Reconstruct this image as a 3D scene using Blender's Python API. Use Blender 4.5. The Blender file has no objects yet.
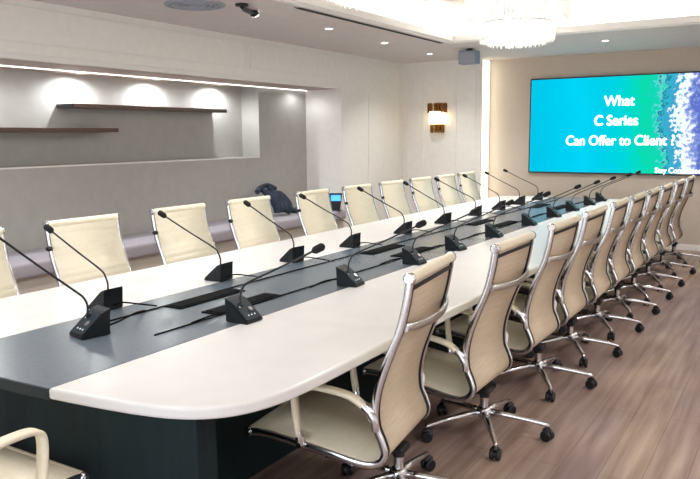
import bpy, bmesh, math, random
from mathutils import Vector, Matrix
random.seed(7)
PI = math.pi
scene = bpy.context.scene
COL = scene.collection

# ------------------------------------------------------------------ camera, world, lights, exposure
CZ = 1.6627
cam_d = bpy.data.cameras.new('camera'); cam = bpy.data.objects.new('camera', cam_d); COL.objects.link(cam)
cam_d.sensor_fit = 'HORIZONTAL'; cam_d.sensor_width = 36.0; cam_d.lens = 735.06 / 700 * 36.0
cam_d.clip_start = 0.05; cam_d.clip_end = 100
_y, _p, _r = math.radians(31.6232), math.radians(8.0193), math.radians(-0.466)
fw = Vector((-math.sin(_y) * math.cos(_p), math.cos(_y) * math.cos(_p), -math.sin(_p)))
rt = Vector((math.cos(_y), math.sin(_y), 0)); up = rt.cross(fw)
r2 = rt * math.cos(_r) + up * math.sin(_r); u2 = -rt * math.sin(_r) + up * math.cos(_r)
cam.matrix_world = Matrix(((r2.x, u2.x, -fw.x, 0), (r2.y, u2.y, -fw.y, 0), (r2.z, u2.z, -fw.z, CZ), (0, 0, 0, 1)))
scene.camera = cam

world = bpy.data.worlds.new('world'); scene.world = world; world.use_nodes = True
world.node_tree.nodes['Background'].inputs[0].default_value = (0.90, 0.95, 1.0, 1)
world.node_tree.nodes['Background'].inputs[1].default_value = 2.2

scene.view_settings.view_transform = 'Standard'; scene.view_settings.look = 'None'
scene.view_settings.exposure = 0.62; scene.view_settings.gamma = 1.0
scene.view_settings.use_curve_mapping = False

def area(name, loc, size, power, direction, color=(1, 1, 1), sy=None, along=(0, 1, 0)):
    d = bpy.data.lights.new(name, 'AREA'); d.energy = power; d.color = color
    d.shape = 'RECTANGLE'; d.size = size; d.size_y = sy or size
    o = bpy.data.objects.new(name, d); COL.objects.link(o); 
    z = -Vector(direction).normalized(); y = Vector(along); y = (y - z * y.dot(z)).normalized(); x = y.cross(z)
    o.matrix_world = Matrix(((x.x, y.x, z.x, loc[0]), (x.y, y.y, z.y, loc[1]), (x.z, y.z, z.z, loc[2]), (0, 0, 0, 1))); return o
def spot(name, loc, power, angle=80, blend=.5, color=(1, .985, .96), direction=(0, 0, -1), rad=.03):
    d = bpy.data.lights.new(name, 'SPOT'); d.energy = power; d.color = color
    d.spot_size = math.radians(angle); d.spot_blend = blend; d.shadow_soft_size = rad
    o = bpy.data.objects.new(name, d); COL.objects.link(o); o.location = loc
    o.rotation_euler = Vector(direction).to_track_quat('-Z', 'Y').to_euler(); return o
def point(name, loc, power, color=(1, 1, 1), rad=.1):
    d = bpy.data.lights.new(name, 'POINT'); d.energy = power; d.color = color; d.shadow_soft_size = rad
    o = bpy.data.objects.new(name, d); COL.objects.link(o); o.location = loc; return o

LW = -5.75; YS = 11.05; YT = 11.4; ZC = 2.84; XR = 2.4; YN = -2.5
TRAY = (-3.82, 1.3, 0.6, 8.72)      # x0, y0, x1, y1 of the ceiling opening
ZT = 3.2
x0, y0, x1, y1 = TRAY
COOL = (1, 1, .99)
# LED strips lying in the cove of the ceiling tray
area('cove_light_left', (x0 - .16, (y0 + y1) / 2, 2.915), .05, 24, (-.5, 0, 1), COOL, y1 - y0)
area('cove_light_right', (x1 + .16, (y0 + y1) / 2, 2.915), .05, 20, (.5, 0, 1), COOL, y1 - y0)
area('cove_light_far', ((x0 + x1) / 2, y1 + .16, 2.915), x1 - x0, 24, (0, .5, 1), COOL, .05)
area('cove_light_near', ((x0 + x1) / 2, y0 - .16, 2.915), x1 - x0, 12, (0, -.5, 1), COOL, .05)
# chandeliers
CHX = -2.72; CHY = (4.83, 7.86, 1.9)
for i, cy in enumerate(CHY):
    area('chandelier_glow', (CHX, cy, 2.57), .5, 11, (0, 0, -1), (1, 1, .99))
    point('chandelier_glow', (CHX, cy, 2.56), 2.5, (1, .98, .95), .2)
# recessed downlights, plus an added fill row at right
DL = [(-4.52, 5.62), (-4.56, 7.0), (-4.66, 8.45), (-4.74, 9.95), (-3.5, 9.83), (-2.25, 9.88), (-1.0, 9.9), (-4.5, 4.2), (-4.5, 2.8)]
for x, y in DL: spot('downlight_beam', (x, y, ZC - .03), 58, 125, 1)
for x, y in [(1.1, 2), (1.1, 4.0), (1.1, 6), (1.1, 8)]: spot('downlight_beam', (x, y, ZC - .03), 85, 150, 1)  # unseen row, added to brighten the floor on the right
DL_FILL = [(1.1, 2), (1.1, 4.0), (1.1, 6), (1.1, 8)]
# spots in the wall recess
NS = [(-6.49, 3.95), (-6.49, 5.2), (-6.49, 6.27), (-6.49, 7.38), (-6.18, 8.75)]
for x, y in NS: spot('recess_beam', (x, y, 2.318), 24 if x < -6.4 else 4, 168, .6, (.93, .97, 1), (-.02, 0, -1), .02)
area('recess_led', (-6.33, 3.3, 2.31), .03, 9, (-.1, 0, -1), (.96, .98, 1), 8.8)
# vertical LED strip in the reveal beside the screen wall
area('reveal_led', (-4.36, 11.3, 1.4), .06, 3.5, (1, .1, 0), (1, .97, .85), 2.7, along=(0, 0, 1))
# wall sconce
point('sconce_glow', (-5.09, 10.93, 1.93), 4, (1, .8, .5), .05)

# ------------------------------------------------------------------ materials
def lin(c): return tuple((v / 255 / 12.92 if v / 255 <= .04045 else ((v / 255 + .055) / 1.055) ** 2.4) for v in c) + (1,)
MATS = {}
def mat(name, rgb, rough=.5, metal=0, emit=None, es=1, spec=None, coat=0):
    m = bpy.data.materials.new(name); m.use_nodes = True; b = m.node_tree.nodes['Principled BSDF']
    b.inputs['Base Color'].default_value = lin(rgb); b.inputs['Roughness'].default_value = rough
    b.inputs['Metallic'].default_value = metal
    if spec is not None: b.inputs['Specular IOR Level'].default_value = spec
    if coat: b.inputs['Coat Weight'].default_value = coat
    if emit: b.inputs['Emission Color'].default_value = lin(emit); b.inputs['Emission Strength'].default_value = es
    MATS[name] = m; return m
def noise_col(m, c1, c2, scale=(5, 5, 5), detail=4, bump=0, rough=None, nscale=1):
    nt = m.node_tree; b = nt.nodes['Principled BSDF']
    tc = nt.nodes.new('ShaderNodeTexCoord'); mp = nt.nodes.new('ShaderNodeMapping'); mp.inputs['Scale'].default_value = scale
    n = nt.nodes.new('ShaderNodeTexNoise'); n.inputs['Detail'].default_value = detail; n.inputs['Scale'].default_value = nscale
    r = nt.nodes.new('ShaderNodeValToRGB'); r.color_ramp.elements[0].position = .35; r.color_ramp.elements[1].position = .65
    r.color_ramp.elements[0].color = lin(c1); r.color_ramp.elements[1].color = lin(c2)
    L = nt.links; L.new(tc.outputs['Object'], mp.inputs[0]); L.new(mp.outputs[0], n.inputs['Vector']); L.new(n.outputs[0], r.inputs[0]); L.new(r.outputs[0], b.inputs['Base Color'])
    if bump:
        bp = nt.nodes.new('ShaderNodeBump'); bp.inputs['Strength'].default_value = bump; bp.inputs['Distance'].default_value = .002
        L.new(n.outputs[0], bp.inputs['Height']); L.new(bp.outputs[0], b.inputs['Normal'])
    return m
M_wall = noise_col(mat('wall_paint', (232, 228, 222), .6), (231, 227, 221), (235, 231, 225), (3, 3, 3), 3, 0, nscale=4)
M_white = mat('white_trim', (230, 227, 222), .45)
M_taupe = noise_col(mat('taupe_wallcovering', (192, 178, 164), .7), (190, 176, 162), (195, 181, 167), (4, 4, 40), 4, .1, nscale=3)
M_grey = noise_col(mat('grey_recess_paint', (170, 167, 162), .6), (168, 165, 160), (173, 170, 165), (2, 2, 2), 3, 0, nscale=4)
M_ceil = noise_col(mat('ceiling_paint', (205, 198, 195), .7), (203, 196, 193), (208, 201, 198), (2, 2, 2), 3, .03, nscale=3)
M_tray_dim = mat('tray_ceiling_dimmed', (205, 199, 188), .6); M_tray_lit = mat('tray_wall_lit', (244, 242, 238), .6)  # tray ceiling darkened, tray walls lightened: cove light falloff put into the colours
M_tabw = noise_col(mat('white_table_laminate', (226, 224, 223), .3), (224, 222, 221), (228, 226, 225), (2, 2, 2), 4, nscale=3)
M_tabe = mat('table_edge', (236, 228, 214), .3)
M_strip = noise_col(mat('dark_table_inlay', (98, 108, 118), .26), (96, 106, 116), (101, 111, 121), (6, 6, 6), 5, nscale=6)
M_strips = mat('inlay_edge', (24, 40, 43), .5)
M_base = noise_col(mat('green_black_table_base', (15, 32, 35), .6, spec=.25), (14, 30, 33), (17, 35, 38), (8, 8, 1), 3, nscale=3)
M_chrome = mat('polished_aluminium', (222, 222, 226), .16, 1)
M_chromed = mat('aluminium_brushed', (196, 194, 192), .3, 1)
M_cream = noise_col(mat('cream_vinyl', (240, 231, 208), .42), (238, 228, 204), (243, 234, 212), (10, 10, 10), 3, .1, nscale=5)
M_beige = noise_col(mat('beige_back_mesh', (204, 186, 162), .65), (200, 182, 158), (210, 193, 170), (60, 3, 60), 3, .1, nscale=2)
M_slot = mat('matt_black', (8, 9, 11), .8, spec=.1)
M_black = mat('black_plastic', (16, 19, 22), .4)
M_piping = mat('black_piping', (16, 20, 28), .5)
M_mic = mat('microphone_black', (14, 20, 25), .5, spec=.3)
M_micface = mat('microphone_panel', (30, 42, 50), .5, spec=.3)
M_foam = noise_col(mat('microphone_foam', (12, 13, 16), .9), (9, 10, 12), (18, 19, 22), (300, 300, 300), 2, .5)
M_icon = mat('white_marking', (225, 235, 240), .5)
M_shelf = noise_col(mat('dark_walnut_shelf', (88, 68, 58), .3), (74, 56, 48), (104, 80, 68), (2, 30, 30), 4, nscale=3)
M_cushion = noise_col(mat('lilac_grey_upholstery', (158, 152, 160), .6), (154, 148, 156), (163, 157, 165), (60, 60, 60), 2, .3)
M_bench = mat('beige_bench_panel', (190, 182, 172), .5)
M_navy = noise_col(mat('navy_fabric', (28, 40, 58), .8), (18, 26, 40), (44, 60, 80), (12, 12, 3), 4, .3, nscale=2)
M_gold = mat('antique_gold', (150, 105, 50), .25, 1)
M_amber = mat('amber_glass', (130, 84, 44), .12, .5)
M_glow = mat('sconce_diffuser', (255, 240, 205), .4, emit=(255, 232, 180), es=2.5)
M_led = mat('led_diffuser', (255, 255, 255), .4, emit=(255, 253, 246), es=1.3)
M_ledw = mat('led_reveal', (255, 252, 235), .4, emit=(255, 250, 225), es=1.3)
M_dlens = mat('downlight_lens', (255, 255, 255), .3, emit=(255, 252, 245), es=9)
M_chglow = mat('chandelier_diffuser', (255, 255, 250), .4, emit=(255, 250, 243), es=1.3)
M_speaker = mat('blue_grey_enclosure', (128, 138, 154), .5)
M_vent = mat('grey_grille', (150, 155, 165), .5)
M_dark = mat('dark_slot', (40, 38, 38), .7)
M_steel = mat('steel', (190, 190, 195), .25, 1)
# crystal: half translucent, half glossy
mc = bpy.data.materials.new('crystal'); mc.use_nodes = True; nt = mc.node_tree; nt.nodes.clear()
o_ = nt.nodes.new('ShaderNodeOutputMaterial'); mx = nt.nodes.new('ShaderNodeMixShader'); tr = nt.nodes.new('ShaderNodeBsdfTranslucent'); gl = nt.nodes.new('ShaderNodeBsdfGlossy')
tr.inputs[0].default_value = (.97, .96, .95, 1); gl.inputs['Roughness'].default_value = .08; mx.inputs[0].default_value = .3
nt.links.new(tr.outputs[0], mx.inputs[1]); nt.links.new(gl.outputs[0], mx.inputs[2]); nt.links.new(mx.outputs[0], o_.inputs[0])
M_crystal = mc
# plank floor
M_floor = mat('wood_plank_floor', (160, 138, 124), .42)
nt = M_floor.node_tree; L = nt.links; b = nt.nodes['Principled BSDF']
tc = nt.nodes.new('ShaderNodeTexCoord'); mp = nt.nodes.new('ShaderNodeMapping'); mp.inputs['Rotation'].default_value = (0, 0, PI / 2)
br = nt.nodes.new('ShaderNodeTexBrick'); br.inputs['Scale'].default_value = 1; br.inputs['Brick Width'].default_value = 1.5; br.inputs['Row Height'].default_value = .19
br.inputs['Mortar Size'].default_value = .0015; br.inputs['Mortar Smooth'].default_value = .3; br.offset = .37
br.inputs['Color1'].default_value = lin((186, 168, 155)); br.inputs['Color2'].default_value = lin((174, 157, 150)); br.inputs['Mortar'].default_value = lin((118, 98, 86))
mp2 = nt.nodes.new('ShaderNodeMapping'); mp2.inputs['Scale'].default_value = (12, .7, 1)
n1 = nt.nodes.new('ShaderNodeTexNoise'); n1.inputs['Scale'].default_value = 1.6; n1.inputs['Detail'].default_value = 7; n1.inputs['Distortion'].default_value = .25
r1 = nt.nodes.new('ShaderNodeValToRGB'); r1.color_ramp.elements[0].position = .3; r1.color_ramp.elements[1].position = .72
r1.color_ramp.elements[0].color = lin((176, 160, 150)); r1.color_ramp.elements[1].color = (1, 1, 1, 1)
mp3 = nt.nodes.new('ShaderNodeMapping'); mp3.inputs['Scale'].default_value = (1.6, .5, 1)
n2 = nt.nodes.new('ShaderNodeTexNoise'); n2.inputs['Scale'].default_value = 1.3; n2.inputs['Detail'].default_value = 3
r2_ = nt.nodes.new('ShaderNodeValToRGB'); r2_.color_ramp.elements[0].position = .38; r2_.color_ramp.elements[1].position = .62
r2_.color_ramp.elements[0].color = lin((226, 216, 226)); r2_.color_ramp.elements[1].color = lin((255, 248, 238))
m1 = nt.nodes.new('ShaderNodeMix'); m1.data_type = 'RGBA'; m1.blend_type = 'MULTIPLY'; m1.inputs[0].default_value = .8
m2 = nt.nodes.new('ShaderNodeMix'); m2.data_type = 'RGBA'; m2.blend_type = 'MULTIPLY'; m2.inputs[0].default_value = 1
L.new(tc.outputs['Object'], mp.inputs[0]); L.new(mp.outputs[0], br.inputs['Vector'])
L.new(tc.outputs['Object'], mp2.inputs[0]); L.new(mp2.outputs[0], n1.inputs['Vector']); L.new(n1.outputs[0], r1.inputs[0])
L.new(tc.outputs['Object'], mp3.inputs[0]); L.new(mp3.outputs[0], n2.inputs['Vector']); L.new(n2.outputs[0], r2_.inputs[0])
L.new(br.outputs['Color'], m1.inputs[6]); L.new(r1.outputs[0], m1.inputs[7]); L.new(m1.outputs[2], m2.inputs[6]); L.new(r2_.outputs[0], m2.inputs[7]); L.new(m2.outputs[2], b.inputs['Base Color'])

# ------------------------------------------------------------------ mesh helpers
class MB:
    def __init__(s): s.bm = bmesh.new()
    def face(s, vs, smooth=False):
        try:
            f = s.bm.faces.new(vs); f.smooth = smooth; return f
        except ValueError: return None
    def box(s, lo, hi, bev=0, seg=2, rot=0, piv=None):
        t = bmesh.new(); bmesh.ops.create_cube(t, size=1)
        lo, hi = Vector(lo), Vector(hi)
        for v in t.verts: v.co = Vector(((lo[i] + hi[i]) / 2 + v.co[i] * (hi[i] - lo[i]) for i in range(3)))
        if bev: bmesh.ops.bevel(t, geom=t.edges[:], offset=bev, segments=seg, affect='EDGES', profile=.5)
        if rot:
            piv = Vector(piv or (lo + hi) / 2); t.transform(Matrix.Translation(piv) @ Matrix.Rotation(rot, 4, 'Z') @ Matrix.Translation(-piv))
        s.merge(t); return s
    def merge(s, t):
        me = bpy.data.meshes.new('tmp'); t.to_mesh(me); t.free(); s.bm.from_mesh(me); bpy.data.meshes.remove(me)
    def tube(s, pts, r, n=10, caps=True, smooth=True, sect=None):
        """sweep a ring along pts; r scalar or list; sect = list of (u,v) multipliers"""
        pts = [Vector(p) for p in pts]; k = len(pts); rs = r if isinstance(r, (list, tuple)) else [r] * k
        T = [(pts[min(i + 1, k - 1)] - pts[max(i - 1, 0)]).normalized() for i in range(k)]
        ref = Vector((0, 0, 1)) if abs(T[0].z) < .9 else Vector((1, 0, 0))
        U = (ref - T[0] * ref.dot(T[0])).normalized(); rings = []
        for i in range(k):
            U = (U - T[i] * U.dot(T[i])).normalized(); V = T[i].cross(U)
            if sect: ring = [s.bm.verts.new(pts[i] + (U * a + V * b) * rs[i]) for a, b in sect]
            else: ring = [s.bm.verts.new(pts[i] + (U * math.cos(2 * PI * j / n) + V * math.sin(2 * PI * j / n)) * rs[i]) for j in range(n)]
            rings.append(ring)
        m = len(rings[0])
        for i in range(k - 1):
            for j in range(m): s.face((rings[i][j], rings[i][(j + 1) % m], rings[i + 1][(j + 1) % m], rings[i + 1][j]), smooth)
        if caps:
            for ring, flip in ((rings[0], True), (rings[-1], False)):
                cp = [s.bm.verts.new(v.co) for v in ring]; s.face(cp[::-1] if flip else cp)
        return s
    def lathe(s, prof, c=(0, 0, 0), n=24, smooth=True):
        c = Vector(c); rings = []
        for r, z in prof: rings.append([s.bm.verts.new(c + Vector((r * math.cos(2 * PI * j / n), r * math.sin(2 * PI * j / n), z))) for j in range(n)] if r > 1e-6 else [s.bm.verts.new(c + Vector((0, 0, z)))])
        for a, b_ in zip(rings, rings[1:]):
            for j in range(n):
                q = (j + 1) % n
                if len(a) == 1 and len(b_) == 1: continue
                if len(a) == 1: s.face((a[0], b_[q], b_[j]), smooth)
                elif len(b_) == 1: s.face((a[j], a[q], b_[0]), smooth)
                else: s.face((a[j], a[q], b_[q], b_[j]), smooth)
        return s
    def prism(s, poly, z0, z1, bev=0):
        t = bmesh.new(); lo = [t.verts.new((x, y, z0)) for x, y in poly]; hi = [t.verts.new((x, y, z1)) for x, y in poly]
        t.faces.new(lo[::-1]); f = t.faces.new(hi); n = len(poly)
        for i in range(n): t.faces.new((lo[i], lo[(i + 1) % n], hi[(i + 1) % n], hi[i]))
        bmesh.ops.recalc_face_normals(t, faces=t.faces[:])
        if bev:
            eds = [e for e in t.edges if (abs(e.verts[0].co.z - e.verts[1].co.z) < 1e-6)]
            bmesh.ops.bevel(t, geom=eds, offset=bev, segments=3, affect='EDGES', profile=.5)
        s.merge(t); return s
    def build(s, name, material, parent=None, loc=None, smooth=None):
        bmesh.ops.recalc_face_normals(s.bm, faces=s.bm.faces[:])
        me = bpy.data.meshes.new(name); s.bm.to_mesh(me); s.bm.free(); me.materials.append(material)
        if smooth is not None:
            for p in me.polygons: p.use_smooth = smooth
        o = bpy.data.objects.new(name, me); COL.objects.link(o)
        if parent: o.parent = parent
        if loc: o.location = loc
        return o
def tag(o, label, cat, group=None):
    o['label'] = label; o['category'] = cat
    if group: o['group'] = group
    return o
def empty(name, label, cat, loc=(0, 0, 0), rz=0, group=None):
    o = bpy.data.objects.new(name, None); COL.objects.link(o); o.empty_display_size = .1
    o.location = loc; o.rotation_euler = (0, 0, rz); return tag(o, label, cat, group)
def struct(name, mb, m, parent=None):
    o = mb.build(name, m, parent)
    if not parent: o['kind'] = 'structure'
    return o
def copy_tree(o, parent=None):
    c = o.copy(); COL.objects.link(c); c.parent = parent
    for ch in list(o.children): copy_tree(ch, c)
    return c
def crom(P, n):
    P = [Vector(p) for p in P]; out = []; k = len(P)
    for i in range(k - 1):
        a, b_, c, d = P[max(i - 1, 0)], P[i], P[i + 1], P[min(i + 2, k - 1)]
        for j in range(n):
            t = j / n; out.append(.5 * ((2 * b_) + (c - a) * t + (2 * a - 5 * b_ + 4 * c - d) * t * t + (-a + 3 * b_ - 3 * c + d) * t ** 3))
    out.append(P[-1]); return out

# ------------------------------------------------------------------ room shell
struct('floor', MB().box((-6.9, YN, -.1), (XR + .1, YT + .2, 0)), M_floor)
NZ = 2.335; NB = 9.12                                # top and far end of the wall recess
w = MB()
w.box((LW - .08, NB, 0), (LW, YS, ZC)); w.box((LW - .08, YN, NZ), (LW, NB, ZC))
wl = struct('wall_left', w, M_wall)
struct('wall_far', MB().box((LW - .05, YS, 0), (-4.37, YT + .1, ZC)), M_wall)
struct('wall_screen', MB().box((-4.37, YT, 0), (XR, YT + .1, ZC)), M_taupe)
struct('wall_right', MB().box((XR, YN, 0), (XR + .1, YT + .1, ZC)), M_wall)
struct('wall_recess_jamb', MB().box((-6.8, NB, 0), (LW - .08, NB + .08, NZ + .05)), M_wall)
RX = -6.37                                          # recess back plane, with a deeper niche above z 1.39
DN = 8.0; DZ = 1.39; DX = -6.67
w = MB(); w.box((RX - .4, YN, 0), (RX, NB, DZ)); w.box((RX - .4, DN, DZ), (RX, NB, NZ)); w.box((RX - .4, YN, DZ), (DX, DN, NZ))
struct('wall_recess_back', w, M_grey)
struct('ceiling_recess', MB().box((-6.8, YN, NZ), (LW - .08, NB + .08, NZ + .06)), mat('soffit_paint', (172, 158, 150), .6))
struct('trim_1', MB().box((RX - .005, YN, DZ - .012), (RX + .012, DN, DZ + .004)), M_white)
# casing of the recess opening and wall panel mouldings
cs = MB(); cs.box((LW - .005, YN, NZ - .004), (LW + .012, NB + .05, NZ + .045), .005); cs.box((LW - .005, NB - .004, 0), (LW + .012, NB + .05, NZ), .005)
struct('trim_2', cs, M_white)
def moulding(name, x, ya, yb, za, zb, t=.016):
    m = MB()
    m.box((x, ya, za), (x + .01, ya + t, zb), .003); m.box((x, yb - t, za), (x + .01, yb, zb), .003)
    m.box((x, ya + t, za), (x + .01, yb - t, za + t), .003); m.box((x, ya + t, zb - t), (x + .01, yb - t, zb), .003)
    return struct(name, m, M_white)
moulding('trim_3', LW, -1.0, 3.3, NZ + .135, ZC - .06)
moulding('trim_4', LW, 3.36, 7.0, NZ + .135, ZC - .06)
moulding('trim_5', LW, 7.06, 9.3, NZ + .135, ZC - .06)
moulding('trim_6', LW, 9.9, 10.95, .2, ZC - .1)
for i, (xa, xb) in enumerate(((-5.66, -5.36), (-4.8, -4.45))):
    m = MB(); m.box((xa, YS - .008, .25), (xa + .014, YS, ZC - .15)); m.box((xb - .014, YS - .008, .25), (xb, YS, ZC - .15))
    m.box((xa, YS - .008, .25), (xb, YS, .264)); m.box((xa, YS - .008, ZC - .164), (xb, YS, ZC - .15))
    struct('trim_%d' % (7 + i), m, M_wall)
struct('baseboard_screen', MB().box((-4.37, YT - .015, 0), (XR, YT, .085), .004), M_white)
struct('baseboard_far', MB().box((LW, YS - .015, 0), (-4.37, YS, .085), .004), M_white)
struct('baseboard_left', MB().box((LW, NB + .05, 0), (LW + .015, YS - .015, .085), .004), M_white)
struct('baseboard_right', MB().box((XR - .015, YN, 0), (XR, YT - .015, .085), .004), M_white)
# ceiling with its raised tray
OX = .2
c = MB(); e = OX
c.box((-6.9, YN, ZC), (x0 - .02, YT + .2, ZC + .05)); c.box((x1 + .02, YN, ZC), (XR + .1, YT + .2, ZC + .05))
c.box((x0 - .02, YN, ZC), (x1 + .02, y0 - .02, ZC + .05)); c.box((x0 - .02, y1 + .02, ZC), (x1 + .02, YT + .2, ZC + .05))
struct('ceiling', c, M_ceil)
SB = .34
c = MB(); c.box((x0 - SB - .1, y0 - SB - .1, ZT), (x1 + SB + .1, y1 + SB + .1, ZT + .05))
struct('ceiling_tray', c, M_tray_dim)
c = MB()
c.box((x0 - SB - .06, y0 - SB, ZC + .05), (x0 - SB, y1 + SB, ZT)); c.box((x1 + SB, y0 - SB, ZC + .05), (x1 + SB + .06, y1 + SB, ZT))
c.box((x0 - SB, y0 - SB - .06, ZC + .05), (x1 + SB, y0 - SB, ZT)); c.box((x0 - SB, y1 + SB, ZC + .05), (x1 + SB, y1 + SB + .06, ZT))
struct('wall_tray', c, M_tray_lit)
def frame(mb, o0, o1, za, zb, bev=.006):
    """square picture-frame ring round the tray opening, from offset o0 to o1 outwards"""
    a0, b0, a1, b1 = x0 - o1, y0 - o1, x1 + o1, y1 + o1; w_ = o1 - o0
    mb.box((a0, b0, za), (a0 + w_, b1, zb), bev); mb.box((a1 - w_, b0, za), (a1, b1, zb), bev)
    mb.box((a0 + w_, b0, za), (a1 - w_, b0 + w_, zb), bev); mb.box((a0 + w_, b1 - w_, za), (a1 - w_, b1, zb), bev)
c = MB(); frame(c, 0, .03, ZC - .022, ZC + .055); frame(c, .03, .09, ZC - .034, ZC); frame(c, .09, .14, ZC - .02, ZC); frame(c, .14, .19, ZC - .01, ZC)
struct('trim_9', c, M_white)
# linear air diffusers along the left side of the tray
dg = empty('air_diffuser', 'long dark slot diffuser in the ceiling beside the lit tray', 'air vent', (-4.06, 7.3, ZC))
MB().box((-.035, -1.6, -.008), (.035, 1.6, 0)).build('frame', M_chromed, dg)
m = MB()
for k in range(40): m.box((-.024, -1.58 + k * .079, -.012), (.024, -1.515 + k * .079, -.004))
m.build('slots', M_dark, dg)

# LED strips you can see
o = MB().box((RX + .02, YN, NZ - .012), (RX + .036, NB - .01, NZ - .001)).build('led_strip', M_led)
tag(o, 'thin white LED strip along the top back edge of the wall recess', 'light strip')
o = MB().box((-4.367, YS + .05, .1), (-4.359, YT - .03, ZC - .02)).build('led_strip', M_ledw)
tag(o, 'tall glowing LED strip in the reveal beside the taupe screen wall', 'light strip')
for nm, bx, lab in (('led_strip', ((x0 - .16, y0, ZC + .052), (x0 - .13, y1, ZC + .066)), 'LED strip in the left cove of the ceiling tray'),
                    ('led_strip', ((x0, y1 + .13, ZC + .052), (x1, y1 + .16, ZC + .066)), 'LED strip in the far cove of the ceiling tray')):
    tag(MB().box(*bx).build(nm, M_led), lab, 'light strip')

# ------------------------------------------------------------------ ceiling lights
DLL = ['directly beside the black spotlight arm', 'second of the row above the left wall', 'third of the row above the left wall', 'in the far left ceiling corner near the sconce wall',
       'just under the far chandelier, in front of the screen wall', 'above the left part of the big screen', 'above the right part of the big screen', 'over the left wall, outside the photo, farther one', 'over the left wall, outside the photo, nearer one']
def downlight(x, y, z, lab, r=.045, grp='recessed downlights'):
    t = empty('downlight', 'recessed ceiling downlight ' + lab, 'ceiling light', (x, y, z), 0, grp)
    MB().lathe([(r + .018, 0), (r + .018, -.006), (r, -.01), (r, 0)]).build('trim_ring', M_white, t)
    MB().lathe([(0, -.004), (r, -.004), (r, -.001)]).build('lens', M_dlens, t)
    return t
for i, (x, y) in enumerate(DL):
    if i: downlight(x, y, ZC, DLL[i])
for (x, y), lab in zip(DL_FILL, ('added out of view at right to light the floor, nearest the camera', 'added out of view at right to light the floor, second', 'added out of view at right to light the floor, third', 'added out of view at right to light the floor, farthest')): downlight(x, y, ZC, lab)
NSL = ['at the far left of the recess', 'above the left end of the upper shelf', 'above the middle of the upper shelf', 'above the right end of the upper shelf', 'beside the white recess jamb']
for (x, y), lab in zip(NS, NSL): downlight(x, y, NZ, 'in the recess ceiling ' + lab, .035, 'downlights in the wall recess')
# black swivel spotlight, seen at the top edge
t = empty('ceiling_spotlight', 'black swivel spotlight with bright white lens hanging from the ceiling', 'ceiling light', (-4.38, 5.3, ZC))
MB().lathe([(0, 0), (.06, 0), (.06, -.02), (0, -.02)]).build('mount', M_black, t)
MB().tube([(0, 0, -.02), (-.02, .05, -.035), (-.08, .2, -.035), (-.12, .30, -.02)], .022, 10).build('arm', M_black, t)
MB().tube([(-.12, .31, -.003), (-.13, .34, -.036)], [.036, .042], 16).build('lamp_head', M_black, t)
MB().tube([(-.13, .34, -.036), (-.1315, .345, -.044)], .038, 16).build('lens', M_dlens, t)
# round grey ceiling grille at the top left
t = empty('ceiling_vent', 'round blue-grey ceiling air vent above the left wall', 'air vent', (-4.74, 5.08, ZC))
MB().lathe([(.27, 0), (.27, -.012), (.24, -.016), (.24, -.004), (0, -.004)], n=32).build('frame', M_vent, t)
m = MB()
for r in (.2, .15, .1, .05): m.lathe([(r, -.004), (r, -.014), (r - .02, -.014), (r - .02, -.004)], n=32)
m.build('rings', M_vent, t)
# speaker box at the far corner
t = empty('ceiling_speaker', 'blue-grey box loudspeaker hung from the ceiling left of the far chandelier', 'loudspeaker', (-4.03, 9.72, 2.70))
MB().box((-.13, -.08, -.07), (.13, .08, .11), .012).build('enclosure', M_speaker, t)
MB().box((-.115, -.086, -.055), (.115, -.08, .095), .003).build('grille', M_vent, t)
MB().box((-.03, -.03, .11), (.03, .05, .14)).build('bracket', M_dark, t)

def chandelier(y, lab):
    t = empty('chandelier', lab, 'chandelier', (CHX, y, ZT), 0, 'crystal drum chandeliers')
    MB().lathe([(0, 0), (.3, 0), (.3, -.03), (0, -.03)], n=32).build('ceiling_plate', M_chrome, t)
    MB().lathe([(.50, -.03), (.50, -.33), (0, -.33)], n=40).build('upper_diffuser', M_chglow, t)
    MB().lathe([(.35, -.335), (.37, -.51), (.33, -.55), (0, -.555)], n=40).build('lower_diffuser', M_chglow, t)
    m = MB(); m.lathe([(.535, -.02), (.545, -.02), (.545, -.045), (.535, -.045), (.535, -.02)], n=48); m.build('upper_ring', M_chrome, t)
    m = MB(); m.lathe([(.385, -.345), (.395, -.345), (.395, -.37), (.385, -.37), (.385, -.345)], n=48); m.build('lower_ring', M_chrome, t)
    m = MB()
    for k in range(90):
        a = 2 * PI * k / 90; x, y_ = .54 * math.cos(a), .54 * math.sin(a)
        m.tube([(x, y_, -.045), (x, y_, -.31), (x * .99, y_ * .99, -.36 - .02 * (k % 2))], [.012, .012, .003], 4, smooth=False)
    o = m.build('upper_crystals', M_crystal, t); o['kind'] = 'stuff'
    m = MB()
    for k in range(66):
        a = 2 * PI * k / 66
        for rr, zz in ((.39, -.54), (.30, -.575), (.2, -.59), (.1, -.595)):
            if rr < .39 and k % 2 or rr < .25 and k % 3 or rr < .15 and k % 6: continue
            x, y_ = rr * math.cos(a), rr * math.sin(a)
            m.tube([(x, y_, -.37 if rr > .35 else -.55), (x, y_, zz + .012), (x, y_, zz - .015)], [.012, .012, .003], 4, smooth=False)
    m.build('lower_crystals', M_crystal, t)['kind'] = 'stuff'
    return t
ch1 = chandelier(7.86, 'two-tier round crystal chandelier, the far one, hanging in front of the big screen')
for cy, lab in ((4.83, 'round crystal chandelier cut off by the top edge of the photo, left of the other'), (1.9, 'round crystal chandelier above the near end of the table, outside the photo')):
    c_ = copy_tree(ch1); c_.location.y = cy; c_['label'] = lab

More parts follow.
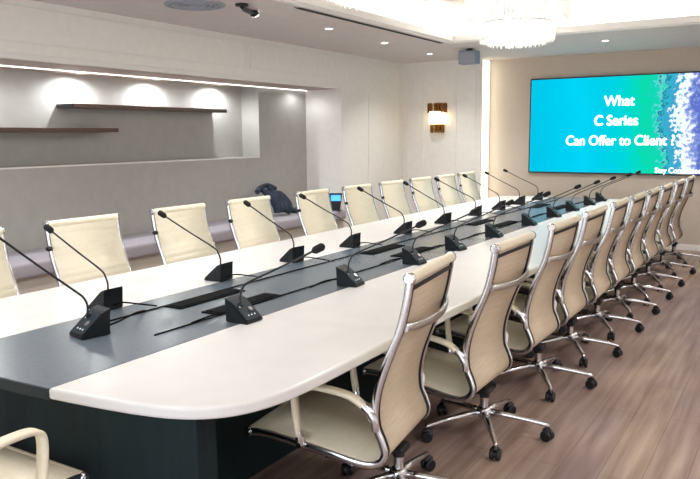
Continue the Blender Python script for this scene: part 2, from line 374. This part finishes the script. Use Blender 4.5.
# ------------------------------------------------------------------ recess: shelves, bench, things on it
t = empty('floating_shelf', 'long dark walnut floating shelf, the upper and longer-reaching one, under three downlights', 'shelf', (DX + .13, 6.22, 1.995), 0, 'floating shelves in the wall recess')
MB().box((-.13, -1.18, -.022), (.13, 1.18, .022), .004).build('board', M_shelf, t)
MB().box((-.126, -1.20, -.018), (.126, -1.18, .018), .002).build('end_cap', M_black, t)
t = empty('floating_shelf', 'dark walnut floating shelf running off the left edge of the photo, lower of the two', 'shelf', (DX + .15, 4.07, 1.745), 0, 'floating shelves in the wall recess')
MB().box((-.15, -1.5, -.022), (.15, 1.5, .022), .004).build('board', M_shelf, t)
t = empty('bench', 'long built-in bench with a lilac-grey cushion in the wall recess', 'bench', (-6.06, 3.5, 0))
MB().box((-.28, -4.5, 0), (.36, 5.58, .46), .004).build('base', M_bench, t)
MB().box((-.29, -4.5, .46), (.42, 5.58, .60), .035, 4).build('cushion', M_cushion, t, smooth=True)
# navy garment bag leaning on the bench
m = MB(); pr_ = []
t = empty('jacket', 'dark navy jacket heaped upright on the bench against the grey recess wall', 'jacket', (-6.08, 7.90, .6))
path = [(.05, -.20, .0), (.05, -.21, .12), (.02, -.20, .28), (-.03, -.16, .38), (-.05, -.04, .44)]
m = MB()
for k in range(6):
    f_ = k / 5; yy = -.14 + .24 * f_; top = .37 - .05 * f_ - .02 * (k % 2)
    P = crom([(.10 - .03 * (k % 2), yy + .14, .075), (.08, yy + .10, .16), (.03, yy + .02, .28 - .02 * k * 0), (-.04, yy - .05, top)], 5)
    m.tube(P, [.075 - .04 * (i / (len(P) - 1)) for i in range(len(P))], 10)
P = crom([(-.03, -.30, .34), (-.05, -.2, .39), (-.05, -.05, .41), (-.02, .08, .36)], 5)
m.tube(P, [.035] * len(P), 8)
m.build('body', M_navy, t)
m = MB(); P = crom([(.12, .2, .04), (.1, .1, .1), (.06, .0, .25), (-.0, -.09, .39)], 5); m.tube(P, [.035] * len(P), 8); m.build('sleeve', M_navy, t)
t = empty('strap_bag', 'small flat black bag with looped straps lying on the bench beside the jacket', 'bag', (-6.08, 8.44, .602))
MB().box((-.12, -.16, 0), (.12, .14, .05), .02, 3).build('pouch', M_navy, t, smooth=True)
m = MB(); m.tube(crom([(.1, -.12, .03), (.13, -.02, .09), (.13, .1, .06), (.12, .2, .015)], 5), .01, 6); m.build('strap', M_black, t)
# terminal with blue screen on the end of the bench
t = empty('display_terminal', 'black tapered tabletop terminal with a blue lit screen standing on the bench end', 'display', (-5.70, 8.88, .6), math.radians(28))
m = MB(); q = [(-.055, 0), (.055, 0), (.095, .25), (-.095, .25)]
v0 = [m.bm.verts.new((a, -.02, z)) for a, z in q]; v1 = [m.bm.verts.new((a, .02, z)) for a, z in q]
m.face(v0); m.face(v1[::-1])
for i in range(4): m.face((v0[i], v1[i], v1[(i + 1) % 4], v0[(i + 1) % 4]))
m.build('body', M_black, t)
MB().box((-.07, -.024, .14), (.07, -.0195, .225)).build('screen', mat('blue_lcd', (60, 140, 235), .3, emit=(70, 150, 245), es=1.2), t)
MB().box((-.08, -.06, 0), (.08, .06, .012), .004).build('foot', M_black, t)

# ------------------------------------------------------------------ sconce
t = empty('wall_sconce', 'gold and amber-glass wall sconce with a glowing centre on the white wall', 'wall lamp', (-5.09, YS, 1.70))
MB().box((-.07, -.02, .02), (.07, 0, .48), .005).build('back_plate', M_gold, t)
m = MB()
m.lathe([(0, .14), (.13, .14), (.13, .34), (0, .34)], (0, -.07, 0), 24); m.bm.verts.ensure_lookup_table()
m.build('diffuser', M_glow, t)
m = MB()
for k in range(9):
    a = PI + PI * k / 8; x, y_ = .15 * math.cos(a), -.06 + .11 * math.sin(a)
    m.tube([(x, y_, .32), (x, y_, .45), (x, y_, .475)], [.021, .021, .012], 8)
m.build('upper_amber_rods', M_amber, t)
m = MB()
for k in range(7):
    a = PI + PI * k / 6; x, y_ = .105 * math.cos(a), -.05 + .09 * math.sin(a)
    m.tube([(x, y_, .0), (x, y_, .02), (x, y_, .15)], [.01, .019, .019], 8)
m.build('lower_amber_rods', M_gold, t)

# ------------------------------------------------------------------ screen
SX0, SX1, SZ0, SZ1 = -3.685, -1.13, 1.07, 2.51
scr = empty('wall_screen_display', 'large wall-mounted flat screen showing a turquoise and white slide', 'screen', ((SX0 + SX1) / 2, YT, (SZ0 + SZ1) / 2))
W2, H2 = (SX1 - SX0) / 2, (SZ1 - SZ0) / 2
MB().box((-W2, -.055, -H2), (W2, 0, H2), .006).build('bezel', M_black, scr)
ms = bpy.data.materials.new('slide_picture'); ms.use_nodes = True; nt = ms.node_tree; L = nt.links; nt.nodes.clear()
out = nt.nodes.new('ShaderNodeOutputMaterial'); em = nt.nodes.new('ShaderNodeEmission'); em.inputs[1].default_value = .72
tc = nt.nodes.new('ShaderNodeTexCoord'); sp = nt.nodes.new('ShaderNodeSeparateXYZ'); L.new(tc.outputs['Object'], sp.inputs[0])
nz = nt.nodes.new('ShaderNodeTexNoise'); nz.inputs['Scale'].default_value = 2.2; nz.inputs['Detail'].default_value = 8; L.new(tc.outputs['Object'], nz.inputs['Vector'])
nf = nt.nodes.new('ShaderNodeTexNoise'); nf.inputs['Scale'].default_value = 16; nf.inputs['Detail'].default_value = 6; L.new(tc.outputs['Object'], nf.inputs['Vector'])
def math_(op, a, b_):
    n = nt.nodes.new('ShaderNodeMath'); n.operation = op
    for i, v in enumerate((a, b_)):
        if isinstance(v, (int, float)): n.inputs[i].default_value = v
        else: L.new(v, n.inputs[i])
    return n.outputs[0]
xx = math_('ADD', math_('MULTIPLY', sp.outputs[0], 1 / (2 * W2)), .485)         # 0..1 across
wob = math_('ADD', math_('MULTIPLY', math_('SUBTRACT', nz.outputs[0], .5), .16), math_('MULTIPLY', math_('SUBTRACT', nf.outputs[0], .5), .2))
xw = math_('ADD', math_('ADD', xx, wob), math_('MULTIPLY', sp.outputs[2], .02))
rp = nt.nodes.new('ShaderNodeValToRGB'); L.new(xw, rp.inputs[0]); cr = rp.color_ramp
stops = [(0, (0, 190, 225)), (.3, (0, 205, 238)), (.42, (0, 200, 225)), (.55, (0, 208, 205)), (.66, (10, 212, 165)), (.715, (20, 205, 180)), (.735, (110, 215, 215)), (.745, (10, 115, 140)), (.77, (50, 180, 205)), (.812, (60, 150, 195)), (.825, (225, 245, 250)), (.862, (245, 250, 255)), (.88, (150, 170, 225)), (.92, (90, 110, 195)), (1, (110, 130, 205))]
cr.elements[0].position = 0; cr.elements[0].color = lin(stops[0][1]); cr.elements[1].position = 1; cr.elements[1].color = lin(stops[-1][1])
for p_, c_ in stops[1:-1]: el = cr.elements.new(p_); el.color = lin(c_)
L.new(rp.outputs[0], em.inputs[0]); L.new(em.outputs[0], out.inputs[0])
MB().box((-W2 + .02, -.058, -H2 + .02), (W2 - .02, -.054, H2 - .02)).build('display_panel', ms, scr)
M_text = mat('slide_lettering', (255, 255, 255), .5, emit=(245, 253, 255), es=.9)
def text(body, x, z, size, name='lettering', off=.007, parent=scr, y=-.0635, align='CENTER', m=None, sx=.87):
    c = bpy.data.curves.new(name, 'FONT'); c.body = body; c.size = size; c.align_x = align; c.align_y = 'CENTER'; c.extrude = .001; c.space_character = 1.0
    o = bpy.data.objects.new('t', c); COL.objects.link(o); dg_ = bpy.context.evaluated_depsgraph_get()
    me = bpy.data.meshes.new_from_object(o.evaluated_get(dg_)); bpy.data.objects.remove(o)
    bmt = bmesh.new()
    for ddx, ddy in ((0, 0), (off * 2, 0), (off, off)):
        m2 = me.copy(); m2.transform(Matrix.Translation((ddx, ddy, ddx * .1 + ddy * .05))); bmt.from_mesh(m2); bpy.data.meshes.remove(m2)
    bmt.to_mesh(me); bmt.free(); bpy.data.curves.remove(c)
    me.materials.clear(); me.materials.append(m or M_text); me.transform(Matrix.Rotation(PI / 2, 4, 'X') @ Matrix.Diagonal((sx, 1, 1, 1)))
    ob = bpy.data.objects.new(name, me); COL.objects.link(ob); ob.parent = parent; ob.location = (x, y, z); return ob
cxs = -2.357 - (SX0 + SX1) / 2
text('What', cxs, 2.13 - (SZ0 + SZ1) / 2, .21)
text('C Series', cxs - .04, 1.848 - (SZ0 + SZ1) / 2, .21, off=.010)
text('Can Offer to Client ?', cxs + .01, 1.557 - (SZ0 + SZ1) / 2, .205)
text('Stay Connected', .89, 1.135 - (SZ0 + SZ1) / 2, .11, off=.003)

# ------------------------------------------------------------------ conference table
XC = -2.72; HT = 1.185; HD = .397; TZ = .75; TH = .047; YE = 10.75
tab = empty('conference_table', 'very long white conference table with a dark grey central inlay and green-black base', 'table', (XC, 1.7, 0))
def yend(x):                                          # gently bowed near end, in table coordinates (origin at XC, 1.7)
    return -.075 + .085 * (x / .9) ** 2
LEN = YE - 1.7
def endpoly(xa, xb, n=10): return [(xa + (xb - xa) * i / n, yend(xa + (xb - xa) * i / n)) for i in range(n + 1)]
def crom2(P, n): return crom([(a, b_, 0) for a, b_ in P], n)
def side(sx):
    a = [(HD + (.78 - HD) * i / 8, yend(HD + (.78 - HD) * i / 8)) for i in range(9)]
    a += [(v.x, v.y) for v in crom2([(.78, yend(.78)), (.92, .024), (1.03, .082), (1.11, .17), (1.16, .295), (1.18, .45), (HT, .65)], 6)[1:]]
    pts = a + [(x, LEN - y) for x, y in a[::-1]]
    return [(x * sx, y) for x, y in pts]
MB().prism(side(1), TZ - TH, TZ, .012).build('white_top', M_tabw, tab)['label'] = 'white right-hand half of the table top'
MB().prism(side(-1), TZ - TH, TZ, .012).build('white_top', M_tabw, tab)['label'] = 'white left-hand half of the table top'
p = endpoly(-HD, HD); p = p + [(x, LEN - y) for x, y in p[::-1]]
MB().prism(p, TZ - TH, TZ - .0015, .002).build('centre_inlay', M_strip, tab)['label'] = 'dark grey central strip'
p = endpoly(-HD + .001, HD - .001); MB().prism([(x, y - .003) for x, y in p] + [(x, y + .004) for x, y in p[::-1]], TZ - TH - .001, TZ - .005).build('inlay_edge', M_strips, tab)['label'] = 'green-black front edge of the central strip'
m = MB(); p = endpoly(-.96, .96); p = [(x, y + .095) for x, y in p]; q = p + [(x, y + .10) for x, y in p[::-1]]
m.prism(q, 0, TZ - TH)
m.build('end_panel', M_base, tab)
m = MB(); m.prism([(x, LEN - y) for x, y in q], 0, TZ - TH); m.build('end_panel', M_base, tab)
m = MB(); m.box((-.50, .15, 0), (.50, LEN - .15, TZ - TH)); m.build('base', M_base, tab)
m = MB()
for k in range(1, 8):
    y = LEN * k / 8; m.box((-.85, y - .02, TZ - TH - .06), (.85, y + .02, TZ - TH))
m.build('support_bars', M_base, tab)

# cable boxes and cables on the inlay
SLOTL = ['nearest the camera', 'second from the camera', 'third from the camera', 'farthest from the camera']
first = None
for k, y in enumerate((3.07, 5.15, 7.25, 9.3)):
    for sx, nm in ((-1, 'left'), (1, 'right')):
        t = empty('cable_box', 'long black cable box in the dark inlay, %s row, %s' % (nm, SLOTL[k]), 'cable box', (XC + sx * .135, y, TZ - .001), 0, 'cable boxes along the table inlay')
        MB().box((-.062, -.27, 0), (.062, .27, .007), .002).build('frame', M_slot, t)
        MB().box((-.045, -.25, .007), (.045, .25, .011), .001).build('flap', M_slot, t)
for sx, nm in ((-1, 'left'), (1, 'right')):
    P = [(XC + sx * .2 + .003 * math.sin(y * 3), y, TZ + .0035) for y in [2.35 + .1 * i for i in range(81)]]
    tag(MB().tube(P, .0042, 6).build('data_cable', M_slot), 'thin black cable lying straight along the %s side of the dark inlay' % nm, 'cable')

# ------------------------------------------------------------------ microphones
def make_mic(reach=.455, rise=.305, cable=None, bend=0):
    """sitter is on local +X; tall edge at -X"""
    t = empty('gooseneck_microphone', '', 'microphone')
    m = MB(); hw = .058
    prof = [(-.055, 0), (.07, 0), (.07, .012), (-.03, .096), (-.062, .108), (-.05, .07)]
    a = [m.bm.verts.new((x, -hw, z)) for x, z in prof]; b_ = [m.bm.verts.new((x, hw, z)) for x, z in prof]
    m.face(a); m.face(b_[::-1])
    for i in range(len(prof)): m.face((a[i], b_[i], b_[(i + 1) % 6], a[(i + 1) % 6]))
    bmesh.ops.bevel(m.bm, geom=m.bm.edges[:], offset=.004, segments=2, affect='EDGES')
    base = m.build('base', M_mic, t)
    # sloping control panel
    d = Vector((.10, 0, -.084)).normalized(); n = Vector((.084, 0, .10)).normalized(); o0 = Vector((-.03, 0, .096)) + n * .0005
    def on(u, v, h=0): return o0 + d * u + Vector((0, v, 0)) + n * h
    m = MB()
    vs = [on(.008, -.05), on(.122, -.05), on(.122, .05), on(.008, .05)]; lo = [m.bm.verts.new(v) for v in vs]; hi = [m.bm.verts.new(v + n * .002) for v in vs]
    m.face(hi)
    for i in range(4): m.face((lo[i], lo[(i + 1) % 4], hi[(i + 1) % 4], hi[i]))
    m.build('control_panel', M_micface, t)
    m = MB(); m.tube([on(.07, .022, .001), on(.07, .022, .006)], .013, 14); m.build('talk_button', M_steel, t)
    m = MB()
    for u, v, r in ((.10, -.018, .004), (.10, .003, .004), (.10, .024, .004)): m.tube([on(u, v, .001), on(u, v, .0035)], r, 8)
    m.tube([on(.045, -.028, .001), on(.045, -.028, .0032)], .007, 3); m.build('markings', M_icon, t)
    nb = on(.035, -.018, 0)
    m = MB(); m.tube([nb, nb + n * .014], [.014, .011], 12); m.build('neck_socket', M_black, t)
    s0 = nb + n * .012
    P = crom([s0, s0 + Vector((-.002, 0, .035)), s0 + Vector((.012, 0, .07)), s0 + Vector((.045, 0, .102)), s0 + Vector((.045 + (reach - .1) * .5, 0, .102 + (rise - .14) * .5)), s0 + Vector((reach - .055, 0, rise - .035))], 6)
    m = MB(); m.tube(P, .0048, 7); m.build('gooseneck', M_black, t)
    e_ = P[-1]; dd = (P[-1] - P[-2]).normalized()
    m = MB(); m.tube([e_ - dd * .004, e_ + dd * .004, e_ + dd * .012, e_ + dd * .05, e_ + dd * .058, e_ + dd * .061], [.007, .013, .017, .017, .012, .004], 12); m.build('microphone_head', M_foam, t)
    if cable:
        m = MB(); m.tube(crom(cable, 6), .004, 6); m.build('cable', M_slot, t)
    return t
ORD = ['nearest the camera', 'second from the camera', 'third from the camera', 'fourth from the camera', 'fifth from the camera', 'sixth from the camera', 'seventh from the camera', 'eighth from the camera', 'ninth from the camera', 'farthest from the camera']
GM = 'gooseneck microphones along the table'
cab = [(-.053, 0, .02), (-.08, -.02, .03), (-.13, -.07, .022), (-.158, -.17, .006)]
mic0 = make_mic(cable=cab)
cabL = [(-.053, 0, .02), (-.09, -.02, .035), (-.15, -.06, .028), (-.20, -.14, .006)]
mic1 = make_mic(cable=cabL)
MLY = [2.62, 3.53, 4.33, 5.15, 6.1, 7.0, 7.88, 8.65, 9.4, 10.2]
MRY = [2.78, 3.8, 4.68, 5.42, 6.28, 7.28, 8.15, 8.92, 9.75, 10.38]
for i, y in enumerate(MLY):
    o = mic1 if i == 0 else copy_tree(mic1)
    o.location = (XC - .445 - .0 * i, y, TZ - (.0 if 0 else 0)); o.rotation_euler = (0, 0, PI + .10 * math.sin(i * 2.3))
    o['label'] = 'black gooseneck microphone facing the left-hand chairs, ' + ORD[i]; o['group'] = GM; o.scale = (1.1, 1.1, 1.1)
for i, y in enumerate(MRY):
    o = mic0 if i == 0 else copy_tree(mic0)
    o.location = (XC + .375, y, TZ); o.rotation_euler = (0, 0, .10 * math.sin(i * 1.7))
    o['label'] = 'black gooseneck microphone facing the right-hand chairs, ' + ORD[i]; o['group'] = GM; o.scale = (1.1, 1.1, 1.1)
o = make_mic(.385, .39, [(-.055, .0, .02), (-.13, -.01, .03), (-.25, -.09, .03), (-.36, -.2, .004)])
o.location = (XC - .075, 2.22, TZ); o.rotation_euler = (0, 0, -PI / 2 - .22)
o['label'] = 'black gooseneck microphone standing on the dark inlay facing the near head of the table'; o['group'] = GM; o.scale = (1.15, 1.15, 1.15)

# ------------------------------------------------------------------ chairs (local +X is forward, origin on the floor under the column)
prof_raw = [(.54, .345), (.46, .350), (.31, .332), (.15, .310), (.03, .290), (-.045, .288), (-.092, .308), (-.112, .348), (-.098, .398), (-.074, .458), (-.070, .54), (-.088, .64), (-.130, .76), (-.176, .875), (-.204, .985), (-.222, 1.095)]
def profile(n=8):
    P = crom([(a, 0, z) for a, z in prof_raw], n); out = []
    for i, p in enumerate(P):
        T = (P[min(i + 1, len(P) - 1)] - P[max(i - 1, 0)]).normalized(); N = Vector((T.z, 0, -T.x)); out.append((p, N))
    return out
PR = profile()
LENS = [0]
for i in range(1, len(PR)): LENS.append(LENS[-1] + (PR[i][0] - PR[i - 1][0]).length)
SPLIT = 6 * 8                                        # index where the seat becomes the backrest
HWD = .279; BX = -.07
def sheet(i0, i1, hw, off0, off1, rib=0):
    m = MB(); rows = []
    for i in range(i0, i1 + 1):
        p, N = PR[i]; r = 0
        if rib: r = -rib * (1 - abs(math.sin(PI * LENS[i] / .05))) ** 3
        rows.append([m.bm.verts.new(p + N * (off1 + r) + Vector((0, -hw, 0))), m.bm.verts.new(p + N * (off1 + r) + Vector((0, hw, 0))),
                     m.bm.verts.new(p + N * off0 + Vector((0, hw, 0))), m.bm.verts.new(p + N * off0 + Vector((0, -hw, 0)))])
    for a, b_ in zip(rows, rows[1:]):
        for j in range(4): m.face((a[j], a[(j + 1) % 4], b_[(j + 1) % 4], b_[j]), j in (0, 2))
    m.face(rows[0]); m.face(rows[-1][::-1]); return m
def resample(step):
    global PR, LENS
def pt_at_z(z):                                       # profile point on the backrest at height z
    for i in range(SPLIT, len(PR) - 1):
        if PR[i][0].z <= z <= PR[i + 1][0].z: return PR[i]
    return PR[-1]
def caster(a):
    m = MB(); c = Vector((BX + .345 * math.cos(a), .345 * math.sin(a), .031)); ax = Vector((math.cos(a + 1.1), math.sin(a + 1.1), 0))
    for s in (-1, 1):
        m.tube([c + ax * s * .007, c + ax * s * .010, c + ax * s * .024, c + ax * s * .027], [.026, .031, .031, .026], 16)
    m.tube([c - ax * .008, c + ax * .008], .02, 10)
    m.tube([c + Vector((0, 0, .02)), c + Vector((0, 0, .058))], .008, 8)
    fx = Vector((-ax.y, ax.x, 0))
    m.tube([c + fx * .02 + Vector((0, 0, .02)), c + Vector((0, 0, .036)), c - fx * .02 + Vector((0, 0, .024))], [.014, .018, .014], 8)
    return m
def make_chair():
    t = empty('conference_chair', '', 'chair')
    st = sheet(0, SPLIT, HWD, 0, .012, .004).build('seat', M_cream, t)
    bk = sheet(SPLIT, len(PR) - 1, HWD, 0, .012, .004).build('backrest', M_cream, t)
    sheet(0, SPLIT, HWD - .001, -.008, 0).build('underside', M_beige, st)['label'] = 'beige fabric underside of the seat'
    sheet(SPLIT, len(PR) - 1, HWD - .001, -.008, 0).build('back_cover', M_beige, bk)['label'] = 'beige fabric back of the backrest'
    m = MB()
    for s in (-1, 1):
        q = sheet(SPLIT - 14, len(PR) - 2, .011, -.014, -.004)
        for v in q.bm.verts: v.co.y += s * (HWD - .011)
        q.bm.verts.index_update(); me = bpy.data.meshes.new('tmp'); q.bm.to_mesh(me); q.bm.free(); m.bm.from_mesh(me); bpy.data.meshes.remove(me)
    p, N = PR[-4]; m.box((p.x - .016, -HWD, p.z - .012), (p.x - .003, HWD, p.z + .004))
    m.build('piping', M_piping, bk)
    for s in (-1, 1):                                 # cast side rails
        m = MB(); rows = []
        for p, N in PR:
            y = s * (HWD + .007)
            rows.append([m.bm.verts.new(p + N * v + Vector((0, y + h, 0))) for h, v in ((-.009, -.014), (.006, -.02), (.010, -.010), (.010, .010), (.006, .014), (-.007, .010))])
        for a, b_ in zip(rows, rows[1:]):
            for j in range(6): m.face((a[j], a[(j + 1) % 6], b_[(j + 1) % 6], b_[j]), True)
        m.face(rows[0]); m.face(rows[-1]); rail = m.build('side_rail', M_chrome, t)
    p, N = PR[-1]
    for nm, pp in (('top_roll', p + Vector((0, 0, .004))), ('front_roll', PR[0][0] + Vector((.004, 0, -.004)))):
        r_ = .023 if nm == 'top_roll' else .019
        m = MB(); m.tube([pp + Vector((0, -.280, 0)), pp + Vector((0, .280, 0))], r_, 16); ro = m.build(nm, M_cream, t)
        for s in (-1, 1):
            m = MB(); m.tube([pp + Vector((0, s * .280, 0)), pp + Vector((0, s * .294, 0)), pp + Vector((0, s * .297, 0))], [r_ + .0025, r_ + .0025, r_ - .004], 16)
            m.tube([pp + Vector((0, s * .297, 0)), pp + Vector((0, s * .301, 0))], .008, 8); m.build('end_cap', M_chrome, ro)
    # armrests
    for s in (-1, 1):
        y = s * .309
        P = crom([(-.030, y, .555), (.02, y, .584), (.10, y, .600), (.20, y, .606), (.268, y, .598), (.296, y, .566), (.294, y, .48), (.278, y, .374)], 6)
        sect = [(-.5, -1), (.2, -1), (.5, -.75), (.5, .75), (.2, 1), (-.5, 1)]
        m = MB(); rows = []
        for i, p in enumerate(P):
            T = (P[min(i + 1, len(P) - 1)] - P[max(i - 1, 0)]).normalized(); N = Vector((-T.z, 0, T.x))
            rows.append([m.bm.verts.new(p + N * u * .018 + Vector((0, v * .025, 0))) for u, v in sect])
        for a, b_ in zip(rows, rows[1:]):
            for j in range(6): m.face((a[j], a[(j + 1) % 6], b_[(j + 1) % 6], b_[j]), True)
        m.face(rows[0]); m.face(rows[-1]); ar = m.build('armrest', M_cream, t)
        m = MB()
        m.tube([(-.080, y - s * .005, .45), (-.078, y, .495), (-.056, y, .530), (-.01, y, .568)], [.017, .018, .019, .016], 8)
        m.tube([(-.065, y - s * .02, .505), (-.065, y + s * .014, .505)], .012, 10); m.build('rear_bracket', M_chrome, ar)
        m = MB(); m.tube([(.281, y, .397), (.276, y, .365), (.274, y - s * .006, .327)], [.014, .02, .018], 8)
        m.tube([(.274, y - s * .03, .334), (.274, y + s * .016, .334)], .013, 10); m.build('front_bracket', M_chrome, ar)
    # rear brace and knobs
    p, N = pt_at_z(.905); m = MB(); P = []
    for i in range(15):
        b_ = -1 + 2 * i / 14; P.append(p - N * (.022 + .042 * (1 - b_ * b_)) + Vector((0, b_ * .284, 0)))
    rows = []
    for q in P:
        rows.append([m.bm.verts.new(q + Vector((u, 0, v))) for u, v in ((-.007, -.016), (.004, -.018), (.008, 0), (.004, .018), (-.007, .016), (-.010, 0))])
    for a, b_ in zip(rows, rows[1:]):
        for j in range(6): m.face((a[j], a[(j + 1) % 6], b_[(j + 1) % 6], b_[j]), True)
    m.face(rows[0]); m.face(rows[-1]); m.build('rear_brace', M_chromed, t)
    for s in (-1,):
        q, N = pt_at_z(.95); m = MB(); m.tube([q + Vector((.014, s * .286, 0)), q + Vector((.016, s * .306, 0)), q + Vector((.018, s * .322, 0))], [.014, .018, .013], 12); m.build('knob', M_black, t)
    # mechanism, column, star base
    m = MB(); m.box((-.11, -.05, .236), (.12, .05, .272), .010); m.box((-.03, -.27, .258), (.01, .27, .280), .006); m.box((.14, -.27, .272), (.175, .27, .298), .006)
    m.box((.08, -.04, .255), (.16, .04, .29), .008); m.build('tilt_mechanism', M_black, t)
    m = MB(); m.tube([(BX, 0, .215), (BX, 0, .25)], .028, 16); m.build('gas_column', M_black, t)
    m = MB(); m.tube([(BX, 0, .12), (BX, 0, .22)], .0235, 16); m.build('column_sleeve', M_chrome, t)
    m = MB(); m.lathe([(0, .10), (.034, .10), (.042, .112), (.042, .142), (.03, .158), (0, .158)], (BX, 0, 0), n=20); hub = m.build('base_hub', M_chrome, t)
    for k in range(5):
        a = math.radians(-167 + 72 * k); ca, sa = math.cos(a), math.sin(a); sd = Vector((-sa, ca, 0)); rows = []; m = MB()
        for r, z, w_, h in ((.03, .128, .021, .017), (.12, .122, .018, .015), (.25, .106, .014, .012), (.345, .088, .011, .010), (.358, .082, .007, .006)):
            c = Vector((BX + r * ca, r * sa, z)); rows.append([m.bm.verts.new(c + sd * u * w_ + Vector((0, 0, v * h))) for u, v in ((-1, -.7), (-.6, -1), (.6, -1), (1, -.7), (.8, .7), (.4, 1), (-.4, 1), (-.8, .7))])
        for x, y in zip(rows, rows[1:]):
            for j in range(8): m.face((x[j], x[(j + 1) % 8], y[(j + 1) % 8], y[j]), True)
        m.face(rows[0]); m.face(rows[-1]); leg = m.build('base_leg', M_chrome, t)
        caster(a).build('caster', M_black, leg)
    return t
CH = 'conference chairs around the long table'
proto = make_chair(); used = [False]
def place(x, y, rz, label, group):
    o = proto if not used[0] else copy_tree(proto)
    used[0] = True; o.location = (x, y, 0); o.rotation_euler = (0, 0, rz); o['label'] = label; o['group'] = group; return o
right = [(-1.56, 2.82, 0.13), (-1.505, 3.75, 0.0), (-1.505, 4.73, -0.01), (-1.505, 5.53, 0.0), (-1.495, 6.34, 0.02), (-1.485, 7.08, 0), (-1.47, 7.78, 0.02), (-1.46, 8.54, 0), (-1.445, 9.38, 0.01), (-1.43, 10.2, 0.0)]
for i, (x, y, a) in enumerate(right):
    place(x, y, PI + a, 'cream chair with beige back on the right side of the table, ' + ORD[i], 'chairs in the right-hand row')
left = [(-4.0, 2.44, 0), (-4.0, 3.33, -0.03), (-4.0, 4.26, 0), (-4.0, 5.13, 0), (-4.0, 6.14, 0.02), (-4.0, 7.02, 0), (-4.0, 7.83, 0.02), (-4.0, 8.62, 0), (-4.0, 9.4, 0.01), (-4.0, 10.14, 0)]
for i, (x, y, a) in enumerate(left):
    place(x, y, a, 'cream chair facing us on the left side of the table, ' + ORD[i], 'chairs in the left-hand row')
head = place(-2.475, 1.125, PI / 2, 'cream chair at the near head of the table, only armrest and seat corner in view', 'chair at the head')
for ch in head.children:                              # its gas lift is set a little higher than the others'
    k = ch.name.split('.')[0]
    if k == 'gas_column': ch.scale.z = 3.3; ch.location.z = -.495
    elif k == 'armrest': ch.location = (.07, 0, .08)
    elif k not in ('base_hub', 'base_leg', 'column_sleeve'): ch.location.z = .08
del head['group']
